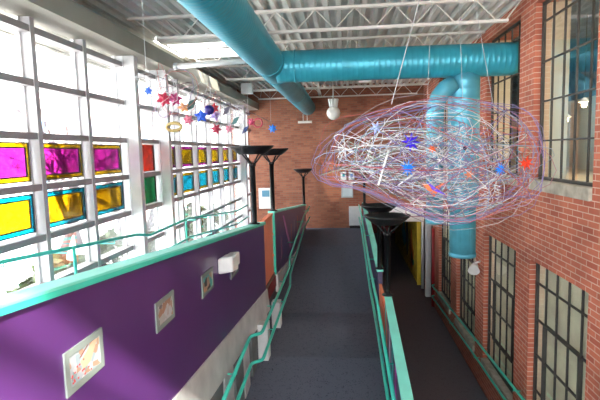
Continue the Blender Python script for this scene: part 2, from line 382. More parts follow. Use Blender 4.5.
# ------------------------------------------------------------------ steel sash windows on the right
def sash(idx, a, b, z0, z1, upper):
    q = thing('window_%d' % idx, None, None, (XR+.12, (a+b)/2, z0), kind='structure')
    x0, x1 = XR+.085, XR+.125; f = MB()
    f.box(x0, x1, a, b, z0, z0+.04).box(x0, x1, a, b, z1-.04, z1).box(x0, x1, a, a+.04, z0, z1).box(x0, x1, b-.04, b, z0, z1)
    n = 5; dy = (b-a)/n
    for i in range(1, n): f.box(x0+.008, x1-.008, a+i*dy-.010, a+i*dy+.010, z0, z1)
    z = z0+.53
    while z < z1-.1: f.box(x0+.006, x1-.006, a, b, z-.010, z+.010); z += .53
    f.build('sash_bars', 'darkframe', q)
    ya, yb, za, zb = a+dy, a+4*dy, z0+(.53 if upper else .53), z0+1.59
    v = MB(); t = .024
    v.box(x0-.015, x1, ya-t/2, yb+t/2, za-t, za).box(x0-.015, x1, ya-t/2, yb+t/2, zb, zb+t).box(x0-.015, x1, ya-t/2, ya+t/2, za, zb).box(x0-.015, x1, yb-t/2, yb+t/2, za, zb)
    if not upper: v.build('vent_frame', 'darkframe', q)
    MB().add([(x0+.02, a+.02, z0+.02), (x0+.02, b-.02, z0+.02), (x0+.02, b-.02, z1-.02), (x0+.02, a+.02, z1-.02)], [(0, 1, 2, 3)]).build('pane', 'sash', q)
    return q
i = 2
for a, b in OP:
    up = sash(i, a, b, *UZ, True); lo = sash(i+1, a, b, *LZ, False); i += 2
    MB().box(XR+.13, XR+T, b-.012, b-.001, UZ[0], UZ[1]).box(XR+.13, XR+T, a+.001, a+.012, UZ[0], UZ[1]).build('reveal_lining', 'room', up)
    MB().box(XR+.128, XR+.14, a, b, LZ[0], LZ[1]).build('blind', 'blind', lo)
# the lit room behind the upper windows
struct('wall_room_back', MB().box(5.9, 6.0, YB, YE, -.9, 1.15), 'room')
struct('wall_room_back_upper', MB().box(5.9, 6.0, YB, YE, 1.15, 2.3), C('wall_painted_reflection', (.06, .14, .22), .5, .25))  # sky reflection in the upper panes, put into the wall colour
struct('floor_room', MB().box(XR+T, 5.9, YB, YE, -.75, -.6), 'room')
struct('ceiling_room', MB().box(XR+T, 5.9, YB, YE, 2.25, 2.3), C('ceiling_painted_reflection', (.05, .12, .20), .5, .3))  # ceiling coloured blue to stand in for sky reflected in the glass
struct('wall_room_end', MB().box(XR+T, 5.9, YE, YE+.1, -.6, .95).box(XR+T, 5.9, YB-.1, YB, -.6, .95), 'room')
struct('wall_room_end_upper', MB().box(XR+T, 5.9, YE, YE+.1, .95, 2.25).box(XR+T, 5.9, YB-.1, YB, .95, 2.25), C('wall_painted_reflection', (.1, .2, .28)))  # same painted sky reflection on the end walls
bulb = emit('warm_bulb', (1, .72, .38), 60)
for (x, y, z, lb) in ((4.2, 9.49, .478, 'small warm pendant lamp seen low through the near upper window'), (4.2, 8.82, .696, 'small warm pendant lamp seen higher through the near upper window')):
    q = thing('pendant_lamp', lb, 'lamp', (x, y, z), 'warm pendants in the room behind the windows')
    MB().ball((x, y, z), .04).build('bulb', bulb, q); MB().tube([(x, y, z+.05), (x, y, 2.25)], .008, 6).build('cord', 'black', q)
    MB().lathe((x, y, z+.05), [(.02, .08), (.10, .0), (.095, 0), (.015, .07)], 16).build('shade', 'white', q)
for y in (-1, 2, 5, 7.8):  # unseen area lights added to brighten the room
    l = bpy.data.lights.new('room_fill_light', 'AREA'); l.energy = 26; l.size = .6; l.color = (1, .90, .76)
    o = bpy.data.objects.new('room_fill_light', l); COL.objects.link(o); o.location = (4.8, y, 2.2+DZ)

# ------------------------------------------------------------------ corridor under the end wall
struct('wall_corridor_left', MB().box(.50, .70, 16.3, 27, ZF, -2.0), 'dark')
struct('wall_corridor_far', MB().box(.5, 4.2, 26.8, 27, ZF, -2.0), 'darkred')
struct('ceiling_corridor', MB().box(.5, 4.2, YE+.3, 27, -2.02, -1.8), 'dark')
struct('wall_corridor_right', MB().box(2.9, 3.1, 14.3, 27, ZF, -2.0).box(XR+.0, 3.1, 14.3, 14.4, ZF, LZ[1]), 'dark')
struct('trim_corridor_header', MB().box(.9, 2.58, YE-.10, YE, -2.42, -1.92), 'fascia')
q = thing('mural_panel', 'yellow mural board with orange and teal flame at the dark corridor mouth', 'mural', (2.5, 17.5, ZF))
MB().box(2.47, 2.53, 16.35, 24, ZF, -2.15).build('board', C('mural_yellow', (.50, .36, .03), .5, .25), q)
MB().box(2.44, 2.56, 16.31, 16.37, ZF, -2.15).build('edge_strip', C('yellow_edge', (.75, .55, .04)), q)
def flame(y, z, h, w, colr, nm):
    pts = [(y-w*.1, z), (y+w*.7, z+h*.25), (y+w, z+h*.5), (y+w*.45, z+h*.72), (y+w*.1, z+h), (y-w*.35, z+h*.65), (y-w, z+h*.4), (y-w*.75, z+h*.15)]
    MB().extr_yz(2.452, 2.47, pts).build('painted_flame', C(nm, colr), q, nm.replace('_', ' '))
flame(17.9, -4.5, 1.5, .55, (.60, .20, .04), 'orange_flame'); flame(17.7, -4.35, .55, .4, (.05, .35, .30), 'teal_flame')
flame(20.2, -4.1, 1.2, .7, (.04, .28, .30), 'teal_far_flame'); flame(19.2, -4.3, 1.9, .35, (.02, .02, .03), 'black_streak')
MB().box(2.50, 2.67, 14.95, 15.12, ZF, -1.95).build('white_post', 'white', label='tall white square post at the foot of the wall handrails', cat='post', bevel=.008)
MB().tube([(2.56, 15.9, ZF), (2.56, 15.9, -2.05)], .045, 10).build('grey_pipe', 'fascia', label='slim grey pipe between the mural edge and the white post', cat='pipe')
MB().box(2.60, 2.66, 15.45, 15.7, ZF, -2.1).build('olive_panel', C('olive_paint', (.30, .28, .04), .5, .2), label='narrow olive green board just left of the white post', cat='board')
MB().tube([(2.57, 14.05, ZF), (2.57, 14.05, -2.35)], .05, 10).build('red_standpipe', 'darkred', label='dark red pipe just right of the white post', cat='pipe')

# ------------------------------------------------------------------ parapets
q = thing('ramp_parapet', 'long purple parapet with pale teal cap, nearest at lower left', 'parapet', (-1.4, 4.2, CF(4)))
PT = lambda y: -.425-.097*y
PB = lambda y: -1.55-.0945*y
MB().extr_yz(-1.44, -1.35, [(1.0, PT(1.0)), (7.55, PT(7.55)), (7.55, PB(7.55)), (1.0, PB(1.0))]).build('panel', 'purple', q)
MB().slope(-1.465, -1.328, [(.95, PT(.95)+.03), (7.6, PT(7.6)+.03)], .035).build('cap', 'tealcap', q, bevel=.006)
MB().slope(-1.35, -1.325, [(.95, PT(.95)+.016), (7.6, PT(7.6)+.016)], .03).build('cap_lip', 'teal', q)
FB = lambda y: PB(y)-.36
MB().hexa([(-1.36, 1, FB(1)), (-1.30, 1, FB(1)), (-1.30, 7.6, FB(7.6)), (-1.36, 7.6, FB(7.6)), (-1.36, 1, PB(1)), (-1.335, 1, PB(1)), (-1.335, 7.6, PB(7.6)), (-1.36, 7.6, PB(7.6))]).build('fascia', 'fascia', q, 'pale steel fascia')
q = thing('infill_panel', 'orange infill panel with dark red base between the two purple parapets', 'panel', (-1.5, 8.1, -2.6))
MB().extr_yz(-1.42, -1.375, [(7.56, -1.16), (8.62, -1.16), (8.62, -2.25), (7.56, -2.25)]).build('panel', 'orange', q)
MB().box(-1.44, -1.36, 7.61, 8.62, -1.16, -1.12).build('cap', 'orange', q)
MB().box(-1.42, -1.36, 7.6, 8.66, -2.33, -2.25).build('ledge', C('brown_ledge', (.22, .12, .08)), q)
MB().box(-1.40, -1.345, 7.6, 8.66, -2.52, -2.325).build('kick_board', 'darkred', q)
for z in (-1.5, -1.9): MB().tube([(-1.376, 8.52, z), (-1.355, 8.52, z)], .025, 8).build('bolt', 'orange', q)
q = thing('ramp_parapet', 'farther purple parapet beyond the orange panel, ending at brick wall', 'parapet', (-1.4, 12, -2.7))
P2 = lambda y: -1.12-.0945*(y-8.66)
P2B = lambda y: max(-2.62, -2.31-.0945*(y-8.66))
pts = [(8.68, P2(8.68)), (15.6, P2(15.6)), (15.6, -2.62), (11.94, -2.62), (8.68, P2B(8.68))]
MB().extr_yz(-1.395, -1.35, pts).build('panel', 'purple', q)
MB().slope(-1.465, -1.328, [(8.66, P2(8.66)+.03), (15.65, P2(15.65)+.03)], .04).build('cap', 'tealcap', q, bevel=.006)
MB().box(-1.395, -1.335, 8.63, 8.68, -2.3, P2(8.66)).build('end_trim', 'teal', q)
MB().extr_yz(-1.36, -1.31, [(8.68, P2B(8.68)), (11.94, -2.62), (12.4, -2.66), (8.68, P2B(8.68)-.34)]).build('fascia', 'fascia', q)
# painted streaks on the farther parapet
stq = MB(); stq.extr_yz(-1.35, -1.346, [(9.9, -1.35), (10.05, -1.36), (11.2, -2.25), (11.0, -2.3)])
stq.build('painted_streak', C('pink_streak', (.55, .2, .5)), q, 'pink painted streak')
for yy, c_ in ((11.3, (.45, .2, .1)), (12.0, (.35, .3, .35)), (12.8, (.5, .25, .1)), (9.5, (.25, .1, .12))):
    MB().box(-1.35, -1.347, yy, yy+.12, -2.2+.0, -1.75).build('painted_streak', C('streak_%d' % int(yy*10), c_), q)
# base wall under the upper ramp
bw_ = MB(); yy = 1.0; 
poly = [(1.0, CF(2)-.05), (6.6, -3.02), (8.5, -3.02), (12.3, CF(12.3)-.02), (12.3, LF(12.3)-.05), (8.6, LF(8.6)-.1), (7, LF(7)-.1), (1, LF(1)-.1)]
struct('wall_ramp_base', MB().extr_yz(-1.50, -1.445, poly), 'greypanel')
for k, (ya, yb, m_) in enumerate(((4.1, 4.55, 'greypanel'), (4.62, 5.0, 'fascia'), (5.1, 5.5, 'greypanel'), (5.56, 5.86, 'fascia'), (6.05, 6.4, 'greypanel'), (6.95, 7.3, 'fascia'))):
    MB().hexa([(-1.40, ya, CF(ya)), (-1.30, ya, CF(ya)), (-1.30, yb, CF(yb)), (-1.40, yb, CF(yb)), (-1.40, ya, FB(ya)-.0), (-1.30, ya, FB(ya)-.0), (-1.30, yb, FB(yb)-.0), (-1.40, yb, FB(yb)-.0)]).build(
        'base_panel', m_, label='%s upright panel under the near parapet, %s' % ('pale' if m_ == 'fascia' else 'dark grey', ['nearest of all, at frame bottom', 'nearest pale one', 'between the two nearest pale panels', 'second pale one, before the rail kink', 'just before the near white post', 'between the two white posts'][k]), cat='panel')
for ya, lb in ((6.45, 'short white post beside carpet at the rail kink, nearer one'), (7.72, 'short white post beside carpet below the orange panel')):
    MB().box(-1.30, -1.15, ya, ya+.2, -3.0, PB(min(ya, 7.4))-.30).build('ramp_post', 'white', label=lb, cat='post', group='posts under the upper ramp', bevel=.006)

# right-hand parapet between the centre ramp and the lower floor
CT = lambda y: -2.145 if y < 6.9 else -2.20+.062*(y-8.5)
CX_ = lambda y: .495+.033*(y-3.86) if y < 6.9 else .60
def rpar(y0, y1, lab):
    q = thing('ramp_parapet', lab, 'parapet', (.60, (y0+y1)/2, ZF))
    def slab(w, top, bot):
        a, b = CX_(y0), CX_(y1)
        return MB().hexa([(a-w, y0, bot(y0)), (a+w, y0, bot(y0)), (b+w, y1, bot(y1)), (b-w, y1, bot(y1)), (a-w, y0, top(y0)), (a+w, y0, top(y0)), (b+w, y1, top(y1)), (b-w, y1, top(y1))])
    slab(.040, CT, lambda y: ZF).build('panel', 'navy', q)
    wc = .053 if y0 < 6 else .063
    slab(wc, lambda y: CT(y)+.03, CT).build('cap', 'tealcap', q, bevel=.005)
    return q
q = rpar(2.0, 6.86, 'near dark purple parapet with broad teal cap right of the centre ramp')
for y_, c_ in ((4.6, (.5, .05, .4)), (5.1, (.05, .4, .4)), (5.6, (.6, .5, .6)), (6.3, (.6, .2, .1)), (6.6, (.1, .4, .35))):
    MB().box(CX_(y_)-.046, CX_(y_)-.040, y_, y_+.1, CT(y_)-.55, CT(y_)-.05).build('painted_streak', C('dash_%d' % int(y_*10), c_), q)
q = rpar(8.45, 15.7, 'far purple parapet with teal cap running up to the end wall, right side')
q = thing('infill_panel', 'small orange panel between the near and far right-hand parapets', 'panel', (.60, 7.7, ZF))
MB().box(.575, .625, 6.88, 8.43, ZF, -2.42).build('panel', 'orange', q); MB().box(.56, .575, 6.95, 7.5, -2.95, -2.45).build('edge', C('orange_trim', (.75, .15, .05)), q)

# ------------------------------------------------------------------ handrails
def rail(lab, runs, brackets, wallx, r=.021, posts=()):
    a = runs[0][0]; q = thing('handrail', lab, 'handrail', (a[0], a[1], a[2]-.5), 'teal tube handrails')
    for run in runs:
        pts = []
        for i, p in enumerate(run):
            p = Vector(p)
            if 0 < i < len(run)-1:
                u = (Vector(run[i-1])-p).normalized()*.05; w = (Vector(run[i+1])-p).normalized()*.05
                pts += [p+u, p+(u+w)*.25, p+w]
            else: pts.append(p)
        MB().tube(pts, r, 10).build('rail', 'teal', q)
    for (p, w) in brackets: MB().tube([p, (p[0], p[1], p[2]-.06), (w, p[1], p[2]-.06)], .009, 6).build('bracket', 'teal', q)
    for (x, y, z0, z1) in posts: MB().tube([(x, y, z0), (x, y, z1)], .018, 8).build('rail_post', 'teal', q)
    return q
# window side of the upper ramp
U = lambda y, h: (-3.12, y, LF(y)+h)
def wrun(h):
    return [(-2.98, -.5, LF(0)+h), (-2.98, 6.35, LF(6.35)+h), (-2.90, 6.62, LF(7)+h+.02), (-2.90, 8.15, LF(8)+h+.02), (-2.96, 8.5, LF(8.5)+h), (-2.98, 12.5, LF(12.5)+h), (-2.98, 14.0, LF(14)+h)]
rail('two teal handrails along the window side of the upper ramp', [wrun(1.06), wrun(.70)], [((-2.98, y, LF(y)+h), XL+.1) for y in (1.85, 2.8, 3.75, 4.72, 5.71, 9.0, 10.05, 11.1, 12.15, 13.2) for h in (1.06, .70)], XL,
     posts=[(-2.93, 4.73, LF(4.7), LF(4.7)+1.06), (-2.93, 8.3, LF(8.3), LF(8.3)+1.06)])
def crun(h):
    return [(-1.20, 2.3, CF(2.3)+h), (-1.20, 5.50, CF(5.5)+h), (-1.07, 5.58, CF(5.6)+h), (-1.07, 8.55, CF(8.55)+h), (-1.14, 9.2, CF(9.2)+h), (-1.18, 13.2, CF(13.2)+h), (-1.18, 15.2, CF(15.2)+h)]
rail('two teal handrails along the left side of the centre ramp, kinking round white posts', [crun(.85), crun(.50)],
     [((-1.20, y, CF(y)+h), -1.30) for y in (4.75, 3.4) for h in (.85, .50)]+[((-1.07, y, CF(y)+h), -1.16) for y in (6.55, 7.82) for h in (.85, .5)]+[((-1.16, y, CF(y)+h), -1.34) for y in (10.5, 12.5, 14.5) for h in (.85, .50)], -1.3)
def rrun(h): return [(.42, 2.3, CF(2.3)+h), (.42, 6.6, CF(6.6)+h), (.42, 8.5, CF(8.5)+h), (.42, 13, CF(13)+h), (.42, 15.3, CF(15.3)+h)]
rail('two teal handrails along the right side of the centre ramp', [rrun(.86), rrun(.46)], [((.42, y, CF(y)+h), CX_(y)-.04) for y in (3.5, 5.0, 9.2, 11, 13, 15) for h in (.86, .46)], .56)
rail('two teal handrails on the brick wall above the dark lower floor', [[(2.50, 2.5, -3.45), (2.50, 6.9, -3.64), (2.50, 9.2, -3.76), (2.50, 13.9, -4.03), (2.58, 13.95, -4.03)], [(2.50, 2.5, -3.85), (2.50, 7.4, -4.05), (2.50, 9.6, -4.13), (2.50, 13.9, -4.36), (2.58, 13.95, -4.36)]],
     [((2.5, y, z), 2.6) for y, z in ((7.1, -3.65), (9.3, -3.77), (11.5, -3.9), (13.6, -4.02), (7.1, -4.04), (9.3, -4.12), (11.5, -4.24), (13.6, -4.35))], 2.6)

# ------------------------------------------------------------------ torchiere lamps
def torchiere():
    q = thing('torchiere', 'x', 'floor lamp', (0, 0, 0), 'black torchiere floor lamps on the parapets'); H = 1.18
    MB().lathe((0, 0, 0), [(.0005, 0), (.085, 0), (.085, .012), (.05, .02), (.045, .03)], 20).build('base', 'black', q)
    MB().lathe((0, 0, 0), [(.042, .01), (.042, H-.30), (.055, H-.30), (.055, H-.25), (.0005, H-.25)], 16).build('pole', 'black', q)
    MB().lathe((0, 0, 0), [(.0005, H-.125), (.19, H-.125), (.205, H-.115), (.325, H-.02), (.33, H), (.318, H), (.195, H-.095), (.0005, H-.10)], 40).build('bowl', 'black', q)
    for k in range(4):
        a = math.pi/4+k*math.pi/2+.4; c, s_ = math.cos(a), math.sin(a)
        MB().tube([(.035*c, .035*s_, H-.27), (.18*c, .18*s_, H-.12)], .014, 6).build('strut', 'black', q)
    return q
t0 = None
bpy.context.view_layer.update()
_DZ = DZ
for x, y, z, lb in ((-1.385, 6.95, PT(6.95)+.031, 'black torchiere on the near purple parapet end, left of the orange panel'), (-1.385, 8.78, P2(8.78)+.031, 'black torchiere on the far purple parapet, just right of the orange panel'),
                    (-1.385, 15.45, P2(15.45)+.031, 'small distant black torchiere against the brick end wall, left of centre'), (.59, 6.78, CT(6.8)+.031, 'black torchiere with broad bowl seen from above, right of the centre ramp'),
                    (.60, 8.55, CT(8.55)+.031, 'black torchiere directly behind the broad bowl on the right'), (.61, 15.5, CT(15.5)+.031, 'distant black torchiere seen through the wire sculpture, by the end wall')):
    if t0 is None:
        DZ_keep = DZ; t0 = torchiere(); o = t0
        for ch in t0.children: pass
    else: o = copy_tree(t0)
    o.location = (x, y, z+DZ); o['label'] = lb

# ------------------------------------------------------------------ roof joists, ducts
JY = [(.55, 'J'), (2.75, 'J'), (5.0, 'joist nearest the camera, cut by the top edge at left'), (7.2, 'joist crossing just before the big cross duct'), (9.15, 'joist just behind the cross duct, beyond the skylight'),
      (11.4, 'second joist behind the cross duct'), (13.65, 'third joist behind the cross duct'), (15.75, 'farthest joist, tight against the brick end wall')]
def joist():
    q = thing('roof_joist', 'x', 'roof joist', (0, 0, 0), 'open web roof joists'); zt, zb = 0, -.34
    for s_ in (-1, 1):
        pass
    MB().box(-3.3, 2.58, -.045, -.01, zt-.035, zt).box(-3.3, 2.58, .01, .045, zt-.035, zt).build('top_chord', 'joist', q)
    MB().box(-2.85, 2.35, -.04, -.01, zb, zb+.035).box(-2.85, 2.35, .01, .04, zb, zb+.035).build('bottom_chord', 'joist', q)
    w = MB(); x = -2.75; up = False; pts = [(-3.2, 0, zt-.02), (-2.8, 0, zb+.02)]
    while x < 2.3:
        pts.append((x+.02, 0, (zb+.02) if up else (zt-.02))); x += .29; up = not up
    pts += [(2.32, 0, zb+.02), (2.55, 0, zt-.02)]
    w.tube(pts, .012, 5).build('web_rod', 'joist', q); return q
j0 = None
for y, lb in JY:
    if y < 3: continue
    if j0 is None: j0 = joist(); o = j0
    else: o = copy_tree(j0)
    o.location = (0, y, ZT+DZ-.001); o['label'] = 'cream open web '+lb
MB().box(-3.3, -1.9, 8.42, 8.58, ZT-.10, ZT-.002).build('skylight_header', 'deck', label='pale header beam along the near edge of the roof skylight', cat='beam')
q = thing('added_spotlight', 'small added spotlight under the farthest joists, aimed at the end wall', 'spotlight', (-.75, 14.5, 1.72))  # lamp added to throw the warm patch on the end wall
MB().tube([(-.75, 14.5, ZT), (-.75, 14.5, 1.86)], .012, 6).build('stem', 'white', q)
MB().tube([(-.76, 14.42, 1.88), (-.74, 14.58, 1.74)], [.04, .055], 14).build('can', 'white', q)
l = bpy.data.lights.new('added_spot_beam', 'SPOT'); l.energy = 170; l.spot_size = .23; l.spot_blend = .25; l.shadow_soft_size = .02; l.color = (1, .84, .62)
o = bpy.data.objects.new('added_spot_beam', l); COL.objects.link(o); o.location = (-.74, 14.62, 1.72+DZ)
o.rotation_euler = (Vector((-.45, 16, -.88))-Vector((-.74, 14.62, 1.72))).to_track_quat('-Z', 'Y').to_euler()
# main duct along the hall
q = thing('air_duct', 'big round teal air duct running lengthwise under the roof', 'air duct', (-1.27, 5, 1.27))
CX, CZ, RR = -1.225, 1.49, .252
MB().tube(*ribbed((CX, YB+.05, CZ), (CX, 15.98, CZ), RR), 40).build('duct_tube', 'ducty', q)
for y in (1.5, 7.65, 8.65, 12): MB().lathe((0, 0, 0), [(.0, .0)]).v if False else MB().tube([(CX, y-.015, CZ), (CX, y+.015, CZ)], RR+.008, 40).build('seam_band', 'ducty', q)
q = thing('air_duct', 'big round teal cross duct from main duct to the right-hand windows, with drop', 'air duct', (1, 8.1, 1.1))
MB().tube(*ribbed((CX+.10, 8.1, 1.45), (XR+.55, 8.1, 1.41), .262), 40).build('duct_tube', 'ductx', q)
MB().tube([(CX+.40, 8.1, 1.448), (CX+.43, 8.1, 1.448)], .273, 40).build('seam_band', 'ductx', q)
MB().tube(*ribbed((1.99, 8.2, 1.22), (1.99, 8.2, -.90), .255, .14, .003), 36).build('drop_duct', 'ductz', q, 'vertical pale blue drop')
MB().tube([(1.99, 8.2, -.90), (1.99, 8.2, -1.0)], [.26, .222], 36).build('reducer', 'ductz', q)
dm = patch('x', [(1, 1, 1), (0, 0, 0)]); bpy.data.materials.remove(dm)
pm = mat('perforated_teal', (.08, .42, .54), .4, .2, .05); n_, l_ = nodes(pm)
g_ = n_.new('ShaderNodeNewGeometry'); v_ = n_.new('ShaderNodeTexVoronoi'); v_.inputs['Scale'].default_value = 60; v_.inputs['Randomness'].default_value = 0
l_.new(g_.outputs['Position'], v_.inputs['Vector']); b_ = n_.new('ShaderNodeBump'); b_.inputs['Distance'].default_value = .02; b_.inputs['Strength'].default_value = 1
l_.new(v_.outputs['Distance'], b_.inputs['Height']); l_.new(b_.outputs[0], n_['Principled BSDF'].inputs['Normal'])
MB().tube([(1.99, 8.2, -1.0), (1.99, 8.2, -1.80)], .215, 36).build('perforated_diffuser', pm, q)
MB().lathe((1.99, 8.2, -1.86), [(.0005, .0), (.222, 0), (.228, .03), (.222, .07), (.21, .07)], 36).build('end_ring', 'ductz', q)
q = thing('air_duct', 'slimmer pale blue branch duct with elbow, left of the vertical drop', 'air duct', (1.5, 8.1, -1.25))
el = [(1.99, 8.05, 1.02)]+[(1.49+.30*math.cos(a)+.0, 8.05, .70+.34*math.sin(a)) for a in [math.pi*.42, math.pi*.55, math.pi*.68, math.pi*.82, math.pi*.95]]
el = [(1.80, 8.05, 1.06), (1.66, 8.05, .98), (1.56, 8.05, .86), (1.50, 8.05, .70), (1.49, 8.05, .5), (1.49, 8.05, -1.18)]
MB().tube(el, .14, 28).build('duct_tube', 'ductz', q)
MB().tube([(1.49, 8.05, -1.18), (1.49, 8.05, -1.26)], .15, 28).build('end_ring', 'ductz', q)
MB().tube([(1.49, 8.05, .48), (1.49, 8.05, .51)], .147, 28).build('seam_band', 'ductz', q)

# ------------------------------------------------------------------ small things overhead and on walls
q = thing('ceiling_pipe', 'white pipe spanning from the window soffit to the teal duct', 'pipe', (-2.2, 8, 1.5))
MB().tube([(-2.83, 7.9, 1.50), (-1.50, 7.9, 1.54)], .047, 14).build('pipe', 'white', q)
MB().tube([(-2.86, 7.9, 1.50), (-2.80, 7.9, 1.50)], .058, 14).build('end_cap', 'white', q)
for x in (-2.6, -1.9): MB().tube([(x, 7.9, 1.54), (x, 7.9, ZT)], .006, 5).build('hanger', 'white', q)
MB().box(-2.82, -2.52, 12.9, 13.15, 1.64, 1.92).build('wall_speaker', 'white', label='small white box speaker at the soffit, left of the teal duct', cat='speaker', bevel=.012)
MB().box(.36, .63, 11.36, 11.44, 1.60, 1.73).build('ceiling_sign', 'paper', label='small white box sign hanging just below the cross duct', cat='sign')
q = thing('strip_light', 'short cream strip light hanging from rods before the brick wall', 'light fixture', (-1.28, 15.3, .95))
MB().box(-1.50, -1.05, 15.25, 15.35, .93, 1.0).build('lamp_body', 'joist', q, bevel=.01)
for x in (-1.33, -1.2): MB().tube([(x, 15.3, 1.0), (x, 15.3, 1.225)], .01, 6).build('rod', 'joist', q)
q = thing('pendant_lamp', 'white globe pendant lamp with finned top, left of the wire sculpture', 'lamp', (-.26, 11.4, .74))
MB().ball((-.26, 11.4, .91), .165, sz=1, seg=24).build('globe', C('lamp_glass', (.78, .74, .68), .2), q)
lm = MB()
for k in range(10):
    a = k*math.pi/5; lm.hexa([(-.26+.03*math.cos(a-.3), 11.4+.03*math.sin(a-.3), 1.05), (-.26+.10*math.cos(a-.12), 11.4+.10*math.sin(a-.12), 1.05), (-.26+.10*math.cos(a+.12), 11.4+.10*math.sin(a+.12), 1.05), (-.26+.03*math.cos(a+.3), 11.4+.03*math.sin(a+.3), 1.05),
                              (-.26+.02*math.cos(a-.3), 11.4+.02*math.sin(a-.3), 1.24), (-.26+.13*math.cos(a-.12), 11.4+.13*math.sin(a-.12), 1.24), (-.26+.13*math.cos(a+.12), 11.4+.13*math.sin(a+.12), 1.24), (-.26+.02*math.cos(a+.3), 11.4+.02*math.sin(a+.3), 1.24)])
lm.build('finned_top', 'white', q); MB().tube([(-.26, 11.4, 1.2), (-.26, 11.4, 1.79)], .012, 6).build('stem', 'white', q)
q = thing('flood_lamp', 'white round flood lamp on the brick pier below the blue duct', 'lamp', (2.45, 9.3, -2.45))
MB().tube([(2.60, 9.3, -2.22), (2.50, 9.27, -2.24)], .02, 8).build('bracket', 'white', q)
MB().tube([(2.52, 9.35, -2.27), (2.46, 9.22, -2.33), (2.44, 9.15, -2.37)], [.04, .085, .11], 20).build('lamp_head', 'white', q)
def wallbox(name, x0, x1, z0, z1, mm, lab, cat, y=YE, d=.04, frame=None, inner=None):
    q = thing(name, lab, cat, ((x0+x1)/2, y-d/2, z0))
    MB().box(x0, x1, y-d, y, z0, z1).build('frame', mm, q)
    if inner: MB().box(x0+.04, x1-.04, y-d-.006, y-d, z0+.04, z1-.04).build('sheet', inner, q)
    return q
wallbox('notice_board', -3.0, -2.55, -1.92, -1.20, 'fascia', 'pale notice board with small blue square between the left torchieres', 'notice board', inner='paper')
MB().box(-2.88, -2.62, YE-.055, YE-.048, -1.50, -1.28).build('sticker', C('blue_sticker', (.12, .3, .42)), label='small blue framed sheet pinned on the pale notice board', cat='sheet')
wallbox('notice_board', -.15, .25, -1.58, -1.08, C('grey_frame', (.4, .42, .42)), 'grey framed pale blue sheet on the end wall', 'notice board', inner=C('pale_blue_sheet', (.55, .63, .66)))
q = wallbox('picture', -.16, .03, -.99, -.70, 'paper', 'small white picture with teal mark, left of the two on the end wall', 'picture'); MB().box(-.10, -.02, YE-.048, YE-.042, -.86, -.78).build('picture_mark', C('teal_mark', (.05, .45, .45)), q)
q = wallbox('picture', .11, .30, -.99, -.71, 'paper', 'small white picture with blue mark, right of the two on the end wall', 'picture'); MB().box(.17, .25, YE-.048, YE-.042, -.89, -.77).build('picture_mark', C('blue_mark', (.03, .25, .5)), q)
q = thing('heater_cabinet', 'low white cabinet against the brick wall at the end of the centre ramp', 'cabinet', (.28, YE-.1, -2.62))
MB().box(.10, .52, YE-.18, YE, -2.52, -1.88).build('body', 'white', q, bevel=.01); MB().box(.12, .52, YE-.15, YE, -2.62, -2.52).build('plinth', 'dark', q)

# posters on the near purple parapet
def poster(ya, yb, za, zb, lab, cols, sc):
    q = thing('framed_picture', lab, 'picture', (-1.34, (ya+yb)/2, za), 'framed pictures on the purple parapet'); w = .035
    MB().box(-1.35, -1.34, ya, yb, za, za+w).box(-1.35, -1.34, ya, yb, zb-w, zb).box(-1.35, -1.34, ya, ya+w, za+w, zb-w).box(-1.35, -1.34, yb-w, yb, za+w, zb-w).build('frame', C('grey_green_frame', (.24, .28, .26), .4), q)
    MB().box(-1.349, -1.344, ya+w, yb-w, za+w, zb-w).build('print', patch('print_%d' % int(ya*10), cols, sc), q)
    return q
poster(2.02, 2.37, -1.145, -.925, 'framed pale print with tan stripe and red dots, nearest on the purple wall', [(.30, .38, .42), (.42, .46, .50), (.50, .50, .52), (.24, .32, .34), (.42, .26, .18)], 26)
poster(3.09, 3.44, -1.25, -1.035, 'framed pale print with brown figure, second nearest on the purple wall', [(.40, .42, .42), (.35, .17, .1), (.5, .5, .52), (.42, .42, .4), (.12, .10, .12), (.42, .28, .22)], 20)
poster(4.15, 4.52, -1.335, -1.12, 'framed print with black and teal shape, left of the white box', [(.02, .03, .04), (.1, .4, .4), (.45, .3, .2), (.55, .52, .5)], 13)
poster(5.24, 5.62, -1.455, -1.24, 'framed dark print partly behind the white box', [(.16, .10, .16), (.4, .4, .42), (.25, .2, .22)], 13)
q = bpy.data.objects
pp = [o for o in q if o.name.startswith('framed_picture')][0]
MB().extr_yz(-1.344, -1.343, [(2.15, -1.02), (2.27, -.965), (2.32, -.965), (2.24, -1.06), (2.17, -1.07)]).build('painted_stripe', C('tan_stripe', (.62, .42, .28)), pp)
MB().extr_yz(-1.3435, -1.3425, [(2.14, -1.0), (2.16, -1.0), (2.235, -.962), (2.22, -.962)]).build('painted_stripe', C('brown_stripe', (.25, .10, .08)), pp)
rd = MB()
for _ in range(16): a, b = random.uniform(2.06, 2.24), random.uniform(-1.11, -1.02); rd.box(-1.344, -1.3415, a, a+.010, b, b+.008)
rd.build('painted_dots', C('red_dots', (.55, .08, .08)), pp)
q = thing('projector_box', 'white plastic wall box projecting from the purple parapet', 'wall box', (-1.25, 4.95, -1.25))
MB().hexa([(-1.35, 4.72, -1.26), (-1.19, 4.76, -1.24), (-1.19, 5.0, -1.27), (-1.35, 5.04, -1.29), (-1.35, 4.72, -1.09), (-1.20, 4.76, -1.07), (-1.20, 5.0, -1.09), (-1.35, 5.04, -1.11)]).build('housing', 'white', q, bevel=.02)
MB().hexa([(-1.35, 5.04, -1.26), (-1.23, 5.04, -1.25), (-1.23, 5.24, -1.27), (-1.35, 5.24, -1.28), (-1.35, 5.04, -1.12), (-1.23, 5.04, -1.10), (-1.23, 5.24, -1.12), (-1.35, 5.24, -1.13)]).build('side_housing', 'white', q, bevel=.015)

